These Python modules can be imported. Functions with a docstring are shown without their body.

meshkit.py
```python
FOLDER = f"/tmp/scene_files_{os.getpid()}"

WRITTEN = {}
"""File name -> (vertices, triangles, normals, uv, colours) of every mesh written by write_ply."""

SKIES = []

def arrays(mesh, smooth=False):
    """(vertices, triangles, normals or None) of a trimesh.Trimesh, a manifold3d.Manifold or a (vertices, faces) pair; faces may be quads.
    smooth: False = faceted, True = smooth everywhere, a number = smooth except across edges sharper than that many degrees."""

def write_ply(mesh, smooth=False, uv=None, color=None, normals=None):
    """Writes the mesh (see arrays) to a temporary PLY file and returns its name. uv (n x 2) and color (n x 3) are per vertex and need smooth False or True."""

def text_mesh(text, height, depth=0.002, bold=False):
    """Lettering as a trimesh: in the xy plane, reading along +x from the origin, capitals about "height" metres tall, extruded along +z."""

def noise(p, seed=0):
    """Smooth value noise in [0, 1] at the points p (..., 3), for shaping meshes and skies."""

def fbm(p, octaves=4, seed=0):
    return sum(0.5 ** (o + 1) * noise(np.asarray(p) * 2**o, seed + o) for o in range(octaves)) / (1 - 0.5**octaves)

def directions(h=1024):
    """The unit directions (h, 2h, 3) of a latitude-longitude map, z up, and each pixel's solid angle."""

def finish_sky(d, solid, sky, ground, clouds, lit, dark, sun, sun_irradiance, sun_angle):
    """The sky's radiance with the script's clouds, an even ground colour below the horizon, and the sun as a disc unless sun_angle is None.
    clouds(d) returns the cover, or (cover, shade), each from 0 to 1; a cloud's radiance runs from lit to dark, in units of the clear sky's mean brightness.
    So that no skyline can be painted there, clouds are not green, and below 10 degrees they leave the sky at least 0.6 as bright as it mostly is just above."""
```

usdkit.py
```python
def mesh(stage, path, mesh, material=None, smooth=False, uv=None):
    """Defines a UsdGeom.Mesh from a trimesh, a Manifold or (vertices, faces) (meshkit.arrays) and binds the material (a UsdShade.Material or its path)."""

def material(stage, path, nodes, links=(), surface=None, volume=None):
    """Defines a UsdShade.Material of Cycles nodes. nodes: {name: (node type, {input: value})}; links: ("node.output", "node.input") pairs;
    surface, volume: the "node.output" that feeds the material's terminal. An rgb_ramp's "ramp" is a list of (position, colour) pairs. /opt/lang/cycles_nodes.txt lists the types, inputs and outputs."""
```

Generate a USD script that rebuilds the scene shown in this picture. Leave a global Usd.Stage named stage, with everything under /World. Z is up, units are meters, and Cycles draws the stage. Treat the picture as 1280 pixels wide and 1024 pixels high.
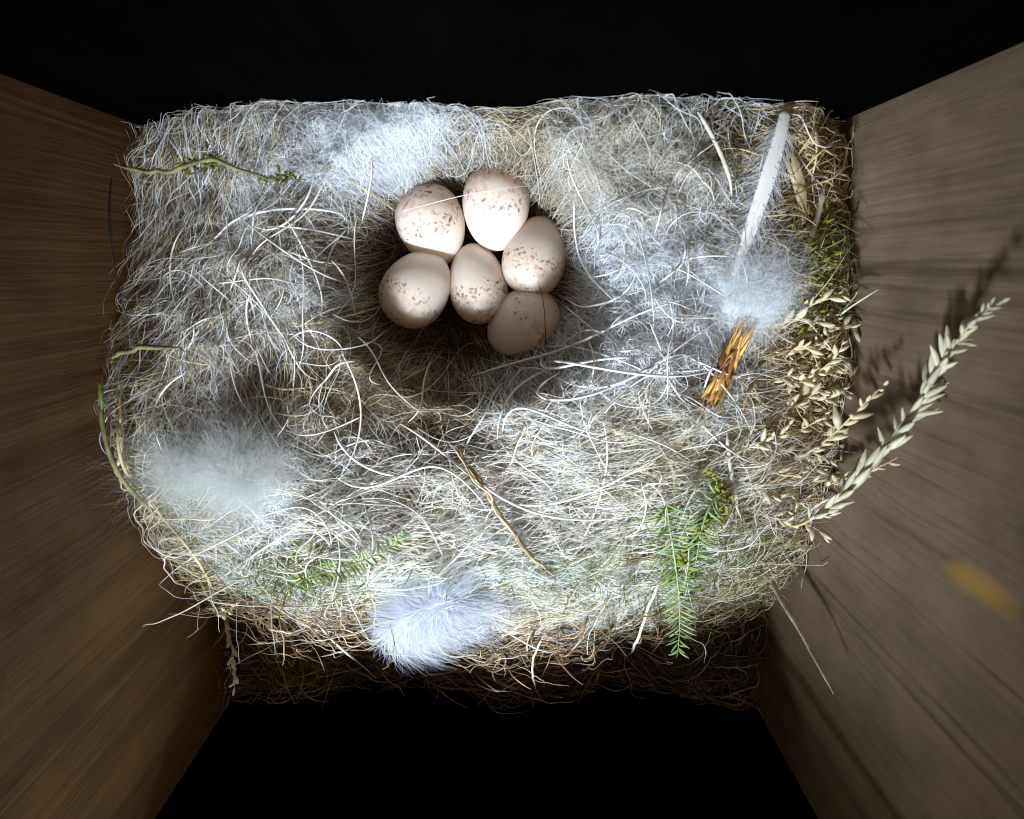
import math, random
import numpy as np
import usdkit
from scipy.interpolate import RBFInterpolator, CubicSpline
from scipy.ndimage import map_coordinates, gaussian_filter
from meshkit import fbm, noise
from pxr import Gf, Sdf, Usd, UsdGeom, UsdLux, UsdShade, Vt

stage = Usd.Stage.CreateInMemory()
UsdGeom.SetStageUpAxis(stage, "Z"); UsdGeom.SetStageMetersPerUnit(stage, 1.0)
UsdGeom.Xform.Define(stage, "/World"); UsdGeom.Scope.Define(stage, "/World/Looks")
T = Sdf.ValueTypeNames
rng = np.random.default_rng(7)

# ---------------------------------------------------------------- camera, light, exposure
H = 0.105                       # the lens is 10.5 cm above the bottom of the clutch
FPX = 700.0                     # focal length in photograph pixels (1280 wide)
TILT = math.atan(182 / FPX)
CT, ST = math.cos(TILT), math.sin(TILT)
cam = UsdGeom.Camera.Define(stage, "/World/camera")
cam.CreateFocalLengthAttr(2.8); cam.CreateHorizontalApertureAttr(2.8 * 1280 / FPX)
cam.CreateClippingRangeAttr((0.002, 10.0))
cam.CreateFStopAttr(4.5); cam.CreateFocusDistanceAttr(0.098)
cam.CreateExposureAttr(0.0)
cam.AddTranslateOp().Set(Gf.Vec3d(0, 0, H)); cam.AddRotateXOp().Set(-math.degrees(TILT))


def spot(name, loc, target, power, color, radius, cone, soft):
    l = UsdLux.SphereLight.Define(stage, "/World/" + name)
    l.CreateRadiusAttr(radius); l.CreateIntensityAttr(power); l.CreateColorAttr(Gf.Vec3f(*color)); l.CreateNormalizeAttr(True)
    if cone:
        s = UsdLux.ShapingAPI.Apply(l.GetPrim()); s.CreateShapingConeAngleAttr(cone); s.CreateShapingConeSoftnessAttr(soft)
    m = Gf.Matrix4d().SetLookAt(Gf.Vec3d(*loc), Gf.Vec3d(*target), Gf.Vec3d(0, 1, 0.01)).GetInverse()
    l.AddTransformOp().Set(m)


spot("illuminator", (-0.045, -0.155, 0.128), (0.001, -0.009, 0.005), 1.4, (0.80, 0.91, 1.0), 0.012, 26, 1.0)
spot("camera_lamp", (0.004, -0.004, 0.122), (0.0, -0.01, 0.0), 0.0150, (1.0, 0.81, 0.56), 0.006, None, 0)

# ---------------------------------------------------------------- helpers
used = {}


def numbered(path):
    k = used.get(path, 0); used[path] = k + 1
    return path if k == 0 else f"{path}_{k:03d}"


def tag(p, label=None, cat=None, group=None, kind=None):
    for k, v in (("label", label), ("category", cat), ("group", group), ("kind", kind)):
        if v: p.SetCustomDataByKey(k, v)
    return p


def obj(name, mesh, mat, parent="/World", smooth=True, col=None):
    path = numbered(f"{parent}/{name}")
    m = usdkit.mesh(stage, path, mesh, M[mat], smooth=smooth)
    m.CreateDoubleSidedAttr(True)
    if col is not None:
        UsdGeom.PrimvarsAPI(m).CreatePrimvar("tint", T.Color3fArray, "vertex").Set(Vt.Vec3fArray.FromNumpy(np.asarray(col, np.float32)))
    return m.GetPrim()


def thing(name, label, cat, group=None, loc=None):
    path = numbered(f"/World/{name}")
    x = UsdGeom.Xform.Define(stage, path)
    return tag(x.GetPrim(), label, cat, group), path


def curves(name, P, W, mat, parent, kind="stuff"):
    """P: n x k x 3 points, W: n x k full widths."""
    n, k = P.shape[:2]
    path = numbered(f"{parent}/{name}")
    c = UsdGeom.BasisCurves.Define(stage, path)
    c.CreateTypeAttr("linear"); c.CreateWrapAttr("nonperiodic")
    c.CreatePointsAttr(Vt.Vec3fArray.FromNumpy(P.reshape(-1, 3).astype(np.float32)))
    c.CreateCurveVertexCountsAttr(Vt.IntArray.FromNumpy(np.full(n, k, np.int32)))
    c.CreateWidthsAttr(Vt.FloatArray.FromNumpy(np.broadcast_to(W, (n, k)).reshape(-1).astype(np.float32))); c.SetWidthsInterpolation("vertex")
    UsdShade.MaterialBindingAPI.Apply(c.GetPrim()).Bind(M[mat])
    return tag(c.GetPrim(), kind=kind)


def tube(pts, r, n=6):
    pts = np.asarray(pts, float); m = len(pts)
    r = np.broadcast_to(np.asarray(r, float), m)
    t = np.gradient(pts, axis=0); t /= np.linalg.norm(t, axis=1, keepdims=True) + 1e-12
    u = np.cross(t[0], [0.31, 0.17, 0.93]); u /= np.linalg.norm(u); U = [u]
    for i in range(1, m):
        u = u - t[i] * (u @ t[i]); u /= np.linalg.norm(u) + 1e-12; U.append(u)
    U = np.array(U); V = np.cross(t, U)
    a = np.arange(n) * 2 * np.pi / n
    v = (pts[:, None] + r[:, None, None] * (np.cos(a)[None, :, None] * U[:, None] + np.sin(a)[None, :, None] * V[:, None])).reshape(-1, 3)
    i, j = np.meshgrid(np.arange(m - 1), np.arange(n), indexing="ij"); j2 = (j + 1) % n
    f = np.stack([i * n + j, i * n + j2, (i + 1) * n + j2, (i + 1) * n + j], -1).reshape(-1, 4)
    f = np.vstack([f[:, [0, 1, 2]], f[:, [0, 2, 3]]])
    c = len(v); v = np.vstack([v, pts[:1], pts[-1:]]); k = np.arange(n); k2 = (k + 1) % n
    f = np.vstack([f, np.stack([k2, k, np.full(n, c)], 1), np.stack([(m - 1) * n + k, (m - 1) * n + k2, np.full(n, c + 1)], 1)])
    return v, f


def join(*ms):
    v, f, o = [], [], 0
    for a, b in ms:
        v.append(a); f.append(np.asarray(b) + o); o += len(a)
    return np.vstack(v), np.vstack(f)


def spline(p, n):
    p = np.asarray(p, float)
    d = np.r_[0, np.cumsum(np.linalg.norm(np.diff(p, axis=0), axis=1))]
    return CubicSpline(d, p)(np.linspace(0, d[-1], n)) if len(p) > 2 else p[0] + np.linspace(0, 1, n)[:, None] * (p[1] - p[0])


def taper(n, r, a=0.15, b=0.4, tip=0.25):
    t = np.linspace(0, 1, n)
    return r * np.minimum(1, np.minimum(tip + (1 - tip) * t / a, tip + (1 - tip) * (1 - t) / b))


# ---------------------------------------------------------------- materials
M = {}


def plain(name, c, rough=0.7, var=0.25, scale=600, spec=0.3, transl=0.0):
    """One colour that varies gently through the material."""
    lo, hi = [x * (1 - var) for x in c], [min(1, x * (1 + var)) for x in c]
    n = {"g": ("geometry", {}), "n": ("noise_texture", {"scale": scale, "detail": 3}), "r": ("rgb_ramp", {"ramp": [(0.3, lo), (0.7, hi)]}),
         "p": ("principled_bsdf", {"roughness": rough, "specular_ior_level": spec})}
    l = [("g.position", "n.vector"), ("n.fac", "r.fac"), ("r.color", "p.base_color")]
    out = "p.BSDF"
    if transl:
        n["t"] = ("translucent_bsdf", {}); n["x"] = ("mix_closure", {"fac": transl})
        l += [("r.color", "t.color"), ("p.BSDF", "x.closure1"), ("t.BSDF", "x.closure2")]; out = "x.closure"
    M[name] = usdkit.material(stage, "/World/Looks/" + name, n, l, surface=out)


def tinted(name, rough=0.6, spec=0.3, sss=0.0, bump=0.0, bscale=900, transl=0.0):
    n = {"a": ("attribute", {"attribute": "tint"}), "p": ("principled_bsdf", {"roughness": rough, "specular_ior_level": spec})}
    l = [("a.color", "p.base_color")]; out = "p.BSDF"
    if sss:
        n["p"][1].update(subsurface_weight=sss, subsurface_scale=0.0015, subsurface_radius=(1.0, 0.6, 0.4))
    if bump:
        n.update(g=("geometry", {}), n=("noise_texture", {"scale": bscale, "detail": 4}), b=("bump", {"strength": bump, "distance": 0.0004}))
        l += [("g.position", "n.vector"), ("n.fac", "b.height"), ("b.normal", "p.normal")]
    M[name] = usdkit.material(stage, "/World/Looks/" + name, n, l, surface=out)


plain("white_wool", (0.74, 0.76, 0.80), 0.8, 0.12, 300, transl=0.3)
plain("grey_wool", (0.42, 0.41, 0.39), 0.8, 0.4, 250, transl=0.3)
plain("cream_hair", (0.50, 0.42, 0.30), 0.7, 0.3, 250, transl=0.2)
plain("brown_hair", (0.17, 0.12, 0.075), 0.7, 0.4, 250)
plain("dark_hair", (0.03, 0.024, 0.02), 0.6, 0.4, 250)
plain("straw", (0.60, 0.48, 0.27), 0.6, 0.35, 180, transl=0.15)
plain("pale_straw", (0.72, 0.67, 0.57), 0.6, 0.2, 200, transl=0.15)
plain("brown_straw", (0.34, 0.23, 0.12), 0.6, 0.5, 300)
plain("debris", (0.13, 0.095, 0.055), 0.8, 0.6, 250)
plain("moss", (0.15, 0.16, 0.035), 0.7, 0.5, 300, transl=0.25)
plain("bright_moss", (0.27, 0.28, 0.035), 0.7, 0.35, 300, transl=0.3)
plain("green_moss", (0.17, 0.21, 0.06), 0.7, 0.45, 300, transl=0.3)
plain("needle_green", (0.30, 0.42, 0.17), 0.55, 0.3, 300, transl=0.25)
plain("deep_green", (0.08, 0.15, 0.04), 0.55, 0.4, 300, transl=0.2)
plain("dull_green", (0.045, 0.06, 0.03), 0.8, 0.6, 700)
plain("leaf_green", (0.24, 0.33, 0.09), 0.5, 0.3, 300, transl=0.3)
plain("lichen", (0.40, 0.55, 0.47), 0.8, 0.25, 300, transl=0.2)
plain("seed", (0.66, 0.57, 0.38), 0.45, 0.4, 350, transl=0.2)
plain("green_seed", (0.62, 0.59, 0.42), 0.55, 0.25, 350, transl=0.2)
plain("olive_stem", (0.17, 0.155, 0.06), 0.7, 0.5, 500)
plain("orange_leaf", (0.68, 0.39, 0.11), 0.9, 0.5, 420, transl=0.2)
plain("dark_orange", (0.24, 0.10, 0.03), 0.6, 0.5, 420)
plain("twig_bark", (0.46, 0.37, 0.27), 0.7, 0.4, 500)
plain("quill_white", (0.72, 0.70, 0.69), 0.45, 0.06, 300, spec=0.5)
plain("cream_wool", (0.62, 0.58, 0.50), 0.85, 0.12, 200, transl=0.3)
plain("feather_white", (0.56, 0.59, 0.68), 0.7, 0.15, 300, transl=0.3)
plain("hazy_down", (0.70, 0.71, 0.70), 0.9, 0.1, 250, transl=0.3)
plain("down_white", (0.84, 0.86, 0.90), 0.85, 0.05, 300, transl=0.35)
tinted("felt", 0.95, 0.1, bump=0.9, bscale=1400)
tinted("shell", 0.42, 0.35, sss=0.25)


def timber(name, stops, offset, rough=0.65, spec=0.25, marks=()):
    """Sawn planks, grain upright. marks: (centre, half-size, colour) of resin stains."""
    n = {"g": ("geometry", {}), "m": ("mapping", {"location": offset, "scale": (95, 95, 2.2)}), "w": ("noise_texture", {"scale": 2.2, "detail": 6, "roughness": 0.6, "distortion": 0.5}),
         "m2": ("mapping", {"location": offset, "scale": (1100, 1100, 70)}), "f": ("noise_texture", {"scale": 1.0, "detail": 4, "roughness": 0.7}),
         "mx": ("mix", {"mix_type": "mix", "fac": 0.26}), "r": ("rgb_ramp", {"ramp": stops}),
         "p": ("principled_bsdf", {"roughness": rough, "specular_ior_level": spec}), "b": ("bump", {"strength": 0.6, "distance": 0.0005}),
         "big": ("noise_texture", {"scale": 45.0, "detail": 5, "roughness": 0.65}), "mr": ("map_range", {"from_min": 0.3, "from_max": 0.7, "to_min": 0.6, "to_max": 1.3}), "mul": ("vector_math", {"math_type": "scale"})}
    l = [("g.position", "m.vector"), ("m.vector", "w.vector"), ("g.position", "m2.vector"), ("m2.vector", "f.vector"), ("w.fac", "mx.color1"), ("f.fac", "mx.color2"), ("mx.color", "r.fac"),
         ("g.position", "big.vector"), ("big.fac", "mr.value"), ("r.color", "mul.vector1"), ("mr.result", "mul.scale"), ("mx.color", "b.height"), ("b.normal", "p.normal")]
    last = "mul.vector"
    for k, (c, half, col) in enumerate(marks):
        n[f"s{k}"] = ("vector_math", {"math_type": "subtract", "vector2": c}); n[f"d{k}"] = ("vector_math", {"math_type": "divide", "vector2": half}); n[f"l{k}"] = ("vector_math", {"math_type": "length"})
        n[f"nn{k}"] = ("noise_texture", {"scale": 190.0, "detail": 3}); n[f"ad{k}"] = ("math", {"math_type": "add"})
        n[f"q{k}"] = ("map_range", {"from_min": 0.75, "from_max": 1.5, "to_min": 0.75, "to_max": 0.0, "clamp": True}); n[f"x{k}"] = ("mix", {"mix_type": "mix", "color2": col})
        l += [("g.position", f"s{k}.vector1"), (f"s{k}.vector", f"d{k}.vector1"), (f"d{k}.vector", f"l{k}.vector1"), (f"l{k}.value", f"ad{k}.value1"), ("g.position", f"nn{k}.vector"), (f"nn{k}.fac", f"ad{k}.value2"),
              (f"ad{k}.value", f"q{k}.value"), (f"q{k}.result", f"x{k}.fac"), (last, f"x{k}.color1")]
        last = f"x{k}.color"
    l.append((last, "p.base_color"))
    M[name] = usdkit.material(stage, "/World/Looks/" + name, n, l, surface="p.BSDF")


timber("red_timber", [(0.28, (0.08, 0.037, 0.013)), (0.46, (0.155, 0.079, 0.029)), (0.58, (0.19, 0.099, 0.037)), (0.75, (0.25, 0.135, 0.054))], (3.1, 1.7, 0.4))
timber("grey_timber", [(0.30, (0.060, 0.040, 0.024)), (0.40, (0.105, 0.074, 0.045)), (0.50, (0.19, 0.138, 0.087)), (0.60, (0.15, 0.108, 0.068)), (0.75, (0.24, 0.18, 0.118))], (8.1, 2.7, 1.4),
       marks=[((0.0515, -0.0345, 0.050), (0.004, 0.0022, 0.006), (0.40, 0.22, 0.045))])
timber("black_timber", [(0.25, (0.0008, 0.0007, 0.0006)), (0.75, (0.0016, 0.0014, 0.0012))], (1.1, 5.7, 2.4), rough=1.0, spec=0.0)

# ---------------------------------------------------------------- the place in numbers (metres)
XL, XR, YB, YF = -0.060, 0.0515, 0.0215, -0.090
CX, CY, CA, CB = -0.0075, -0.0015, 0.0205, 0.0187       # the cup's centre and half-axes
ctl = np.array([(-60, 21, 4), (-42, 21, 14), (-30, 21, 18), (0, 21, 17), (25, 21, 21), (51, 21, 7), (38, 21, 17), (-60, 4, 8), (-35, 6, 16), (32, 6, 19), (51, 4, 12),
                (-60, -18, 21), (-40, -18, 15), (33, -18, 17), (51, -15, 17), (-25, -26, 15), (-12, -24, 13), (3, -23, 19), (15, -18, 20), (-31, -3, 18), (18, 0, 20), (-26, 14, 18), (14, 14, 20), (6, -33, 17), (-20, -33, 15),
                (-60, -40, 19), (-38, -40, 19), (-10, -42, 17), (15, -42, 17), (35, -42, 18), (51, -42, 13), (-60, -57, 9), (-40, -55, 14), (-14, -56, 16), (10, -55, 15), (33, -55, 12), (51, -56, 9),
                (-60, -68, 0), (-35, -68, 6), (-10, -69, 10), (15, -69, 9), (36, -69, 5), (51, -66, 2), (-60, -79, -2), (-20, -80, -3), (20, -80, -3), (51, -80, 0), (-60, -92, 2), (0, -92, 0), (51, -92, 3)], float) / 1000
GN = 320
gx, gy = np.linspace(XL - 0.002, XR + 0.002, GN), np.linspace(YF - 0.002, YB + 0.002, GN)
GX, GY = np.meshgrid(gx, gy)                              # rows are y
Z = RBFInterpolator(ctl[:, :2], ctl[:, 2], kernel="thin_plate_spline", smoothing=1e-9)(np.stack([GX.ravel(), GY.ravel()], 1)).reshape(GX.shape)
r = np.hypot((GX - CX) / CA, (GY - CY) / CB) + 0.10 * (fbm(np.stack([GX * 70, GY * 70, GX * 0], -1), 3, 5) - 0.5)
s = np.clip((r - 0.74) / 0.42, 0, 1); s = s * s * (3 - 2 * s)
Z = -0.0075 + (Z + 0.0075) * s
Z = Z + s * (0.0045 * (fbm(np.stack([GX * 90, GY * 90, GX * 0], -1), 3, 11) - 0.5) + 0.0022 * (fbm(np.stack([GX * 420, GY * 420, GX * 0], -1), 2, 12) - 0.5))

Z = Z + np.clip((GY - 0.013) / 0.008, 0, 1) * 0.007 * (fbm(np.stack([GX * 120, GX * 0, GX * 0], -1), 3, 21) - 0.55)


def h(x, y):
    return map_coordinates(Z, [(np.asarray(y) - gy[0]) / (gy[1] - gy[0]), (np.asarray(x) - gx[0]) / (gx[1] - gx[0])], order=1, mode="nearest")


def ray(px, py):
    u, v = (px - 640) / FPX, (512 - py) / FPX
    return np.array([u, v * CT - ST, -(v * ST + CT)])


def at(px, py, lift=0.0, z=None):
    """The point of the nest (raised by lift millimetres), or of the level z (millimetres), that stands at this place of the photograph."""
    d = ray(px, py)
    if z is not None:
        return np.array([0, 0, H]) + d * (z / 1000 - H) / d[2]
    t = np.linspace(0.05, 0.2, 900)
    q = np.array([0, 0, H]) + t[:, None] * d
    k = np.argmax(q[:, 2] <= h(q[:, 0], q[:, 1]) + lift / 1000)
    return q[k]


def pix(x, y, z):
    dy, dz = y, z - H
    f = -dy * ST - dz * CT; up = dy * CT - dz * ST
    return 640 + FPX * x / f, 512 - FPX * up / f


def path(pts, n):
    """pts: (px, py, lift) or (px, py, None, level)."""
    return spline([at(p[0], p[1], p[2] or 0) if len(p) == 3 else at(p[0], p[1], z=p[3]) for p in pts], n)


def blob(px, py, cx, cy, rx, ry, rot=0.0):
    c, s_ = math.cos(math.radians(rot)), math.sin(math.radians(rot))
    dx, dy = px - cx, py - cy
    return np.exp(-(((dx * c + dy * s_) / rx) ** 2 + ((-dx * s_ + dy * c) / ry) ** 2))


def cupr(x, y):
    return np.hypot((x - CX) / CA, (y - CY) / CB)


# ---------------------------------------------------------------- the nest box
def slab(x0, x1, y0, y1, z0, z1, b=0.0012):
    v = []
    for z, i in ((z0, b), (z0 + b, 0), (z1 - b, 0), (z1, b)):
        for (x, y, sx, sy) in ((x0, y0, 1, 1), (x1, y0, -1, 1), (x1, y1, -1, -1), (x0, y1, 1, -1)):
            v.append((x + sx * i, y + sy * i, z))
    f = [(3, 2, 1), (3, 1, 0), (12, 13, 14), (12, 14, 15)]
    for k in range(3):
        for j in range(4):
            a, b2 = 4 * k + j, 4 * k + (j + 1) % 4
            f += [(a, b2, b2 + 4), (a, b2 + 4, a + 4)]
    return np.array(v), np.array(f)


_, box = thing("nest_box", "wooden nest box with brown plank walls standing around the nest", "nest box")
TH, TOP, BOT = 0.014, 0.150, -0.030
tag(obj("side_wall", slab(XL - TH, XL, YF - TH, YB + TH, BOT, TOP), "red_timber", box, False), "dark reddish brown plank wall with faint grain")
tag(obj("side_wall", slab(XR, XR + TH, YF - TH, YB + TH, BOT, TOP), "grey_timber", box, False), "greyish brown plank wall with strong upright grain")
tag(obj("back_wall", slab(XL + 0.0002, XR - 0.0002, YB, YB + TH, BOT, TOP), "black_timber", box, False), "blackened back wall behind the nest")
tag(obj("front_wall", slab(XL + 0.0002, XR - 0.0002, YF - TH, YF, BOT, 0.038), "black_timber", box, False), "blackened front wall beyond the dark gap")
obj("floor", slab(XL + 0.0004, XR - 0.0004, YF + 0.0002, YB - 0.0002, BOT + 0.001, BOT + 0.010), "grey_timber", box, False)

# ---------------------------------------------------------------- the nest: felted bed and its mass of fibres
_, nest = thing("bird_nest", "cup shaped bird nest of hair, wool, moss and dry grass filling the box", "nest")
inside = (GX > XL + 0.0003) & (GX < XR - 0.0003) & (GY > YF + 0.0003) & (GY < YB - 0.0003)
ix, iy = np.where((gx > XL + 0.0003) & (gx < XR - 0.0003))[0], np.where((gy > YF + 0.0003) & (gy < YB - 0.0003))[0]
sx, sy, sz = (A[np.ix_(iy, ix)] for A in (GX, GY, Z))
PX, PY = pix(sx, sy, sz)
base = np.zeros(sx.shape + (3,)) + (0.055, 0.045, 0.03)


def paint(w, c):
    global base
    w = np.clip(w, 0, 1)[..., None]; base = base * (1 - w) + np.array(c) * w


nz = fbm(np.stack([sx * 220, sy * 220, sx * 0], -1), 4, 3)
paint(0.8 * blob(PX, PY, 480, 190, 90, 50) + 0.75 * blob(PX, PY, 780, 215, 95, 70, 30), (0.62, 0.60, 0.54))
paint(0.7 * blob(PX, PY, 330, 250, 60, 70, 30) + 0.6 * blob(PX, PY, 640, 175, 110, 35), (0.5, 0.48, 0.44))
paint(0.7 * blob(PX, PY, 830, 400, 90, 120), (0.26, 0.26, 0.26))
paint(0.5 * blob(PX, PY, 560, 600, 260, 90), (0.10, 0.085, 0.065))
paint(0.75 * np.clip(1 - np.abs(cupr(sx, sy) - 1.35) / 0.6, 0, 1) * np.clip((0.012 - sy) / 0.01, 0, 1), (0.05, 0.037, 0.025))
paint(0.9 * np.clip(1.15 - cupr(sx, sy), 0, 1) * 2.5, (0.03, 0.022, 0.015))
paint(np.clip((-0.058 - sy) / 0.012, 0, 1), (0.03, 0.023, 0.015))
paint(0.8 * np.clip((sx - 0.040) / 0.008, 0, 1) + 0.8 * np.clip((-0.048 - sx) / 0.008, 0, 1), (0.055, 0.05, 0.022))
base *= (0.6 + 0.8 * nz)[..., None]
nr, nc = sx.shape
vi = np.arange(nr * nc).reshape(nr, nc)
f4 = np.stack([vi[:-1, :-1], vi[:-1, 1:], vi[1:, 1:], vi[1:, :-1]], -1).reshape(-1, 4)
obj("felted_bed", (np.stack([sx, sy, sz], -1).reshape(-1, 3), f4), "felt", nest, True, base.reshape(-1, 3))


seed_no = [40]


def fibres(n, weight, angle, sig, length, curl, lift, width, K=10, arc=0.0, follow=0.85, wob=0.5, locks=4.0):
    X, Y = [], []
    got = 0
    while got < n:
        x, y = rng.uniform(XL, XR, 4 * n), rng.uniform(YF, YB, 4 * n)
        px, py = pix(x, y, h(x, y))
        k = rng.random(4 * n) < np.clip(weight(px, py, x, y), 0, 1)
        X.append(x[k]); Y.append(y[k]); got += k.sum()
        if k.sum() < 5: raise ValueError("nowhere to put fibres")
    x, y = np.concatenate(X)[:n], np.concatenate(Y)[:n]
    th = angle(x, y) + rng.normal(0, sig, n) + locks * (fbm(np.stack([x * 110, y * 110, 0 * x], -1), 2, int(seed_no[0])) - 0.5); seed_no[0] += 1
    L = rng.uniform(*length, n) * rng.uniform(0.6, 1.0, n)
    k1 = rng.normal(0, curl, n); k2 = rng.normal(0, curl * wob, n); ph = rng.uniform(0, 6.28, n)
    t = np.linspace(-0.5, 0.5, K)
    a = th[:, None] + k1[:, None] * t + k2[:, None] * np.sin(t * 7 + ph[:, None])
    dx, dy = np.cos(a) * L[:, None] / (K - 1), np.sin(a) * L[:, None] / (K - 1)
    qx = np.cumsum(dx, 1); qy = np.cumsum(dy, 1)
    qx = x[:, None] + qx - qx[:, K // 2][:, None]; qy = y[:, None] + qy - qy[:, K // 2][:, None]
    m = 0.0006
    qx, qy = np.clip(qx, XL + m, XR - m), np.clip(qy, YF + m, YB - m)
    z = h(qx, qy); zm = z.mean(1, keepdims=True)
    z = follow * z + (1 - follow) * np.maximum(zm, z)
    lf = rng.uniform(*lift, n)[:, None]
    tilt_ = rng.normal(0, 1, n)[:, None] * t * 2
    z = z + lf * (1 + 0.5 * tilt_) + arc * np.sin(np.pi * (t + 0.5)) * rng.random((n, 1)) + 0.0002
    P = np.stack([qx, qy, np.maximum(z, h(qx, qy) - 0.0003)], -1)
    W = (width[0] + (1.25 * width[1] - width[0]) * rng.random(n) ** 2.4)[:, None] * np.minimum(1, 0.35 + 2.2 * (0.5 - np.abs(t)))[None]
    return P, W


tang = lambda x, y: np.arctan2((y - CY) / CB, (x - CX) / CA) + np.pi / 2
anyway = lambda x, y: rng.uniform(0, 2 * np.pi, len(x))
mm = 0.001


def body(px, py, x, y):          # the nest without its cup's floor and without the gap in front
    return np.clip((cupr(x, y) - 0.85) / 0.35, 0, 1) * np.clip((y + 0.073) / 0.010, 0, 1)


def wool_w(px, py, x, y):
    w = 0.22 + 0.9 * blob(px, py, 820, 380, 120, 150) + 0.35 * blob(px, py, 340, 390, 90, 80) + 0.6 * blob(px, py, 620, 660, 330, 90) + 0.5 * blob(px, py, 440, 195, 130, 55)
    w = w * (1 - 0.85 * blob(px, py, 425, 370, 75, 120)) * (1 - 0.8 * blob(px, py, 530, 500, 160, 50)) * (1 - 0.55 * blob(px, py, 230, 260, 80, 160))
    edge = np.clip((x - XL - 0.004) / 0.012, 0, 1) * np.clip((XR - 0.010 - x) / 0.010, 0, 1)
    return body(px, py, x, y) * w * edge


def patchy(px, py, x, y, sc, sd):
    return np.clip((fbm(np.stack([x * sc, y * sc, 0 * x], -1), 3, sd) - 0.40) * 6, 0.03, 1)


def right(x, a, b): return np.clip((x - a) / b, 0, 1)


NB = np.newaxis
curves("fur_lining", *fibres(13000, lambda px, py, x, y: wool_w(px, py, x, y) * patchy(px, py, x, y, 130, 61), tang, 0.7, (7 * mm, 24 * mm), 1.8, (0.2 * mm, 3.4 * mm), (0.035 * mm, 0.10 * mm), arc=2.2 * mm, K=11), "white_wool", nest)
curves("fur_lining", *fibres(12000, lambda px, py, x, y: wool_w(px, py, x, y) * patchy(px, py, x, y, 150, 62), anyway, 0.9, (4 * mm, 15 * mm), 2.6, (0.1 * mm, 2.6 * mm), (0.035 * mm, 0.09 * mm), arc=1.6 * mm), "grey_wool", nest)
curves("fur_lining", *fibres(9000, lambda px, py, x, y: 1.0 * np.clip(1 - np.abs(cupr(x, y) - 1.25) / 0.45, 0, 1) * (1 - 0.7 * right(-y, 0.012, 0.006)) + 0.30 * body(px, py, x, y) + 0.5 * blob(px, py, 380, 200, 130, 80), tang, 0.5, (7 * mm, 24 * mm), 1.5, (0.1 * mm, 2.4 * mm), (0.04 * mm, 0.10 * mm), arc=1.4 * mm), "cream_hair", nest)
curves("fur_lining", *fibres(5200, lambda px, py, x, y: (px < 720) * np.clip(1 - np.abs(cupr(x, y) - 1.45) / 0.5, 0, 1) * np.clip((0.014 - y) / 0.01, 0, 1), tang, 0.55, (5 * mm, 18 * mm), 1.6, (0.4 * mm, 3.0 * mm), (0.035 * mm, 0.09 * mm), arc=1.6 * mm), "brown_hair", nest)
curves("fur_lining", *fibres(7000, lambda px, py, x, y: 1.0 * np.clip(1 - np.abs(cupr(x, y) - 1.05) / 0.45, 0, 1) + 0.16 * body(px, py, x, y), tang, 0.7, (5 * mm, 18 * mm), 1.8, (0.1 * mm, 1.6 * mm), (0.04 * mm, 0.09 * mm), arc=1.2 * mm), "brown_hair", nest)
curves("fur_lining", *fibres(2200, lambda px, py, x, y: 0.5 * np.clip(1 - np.abs(cupr(x, y) - 0.8) / 0.5, 0, 1) + 0.5 * body(px, py, x, y), anyway, 0.7, (4 * mm, 12 * mm), 1.8, (0.2 * mm, 1.8 * mm), (0.05 * mm, 0.11 * mm), arc=0.9 * mm), "dark_hair", nest)
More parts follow.
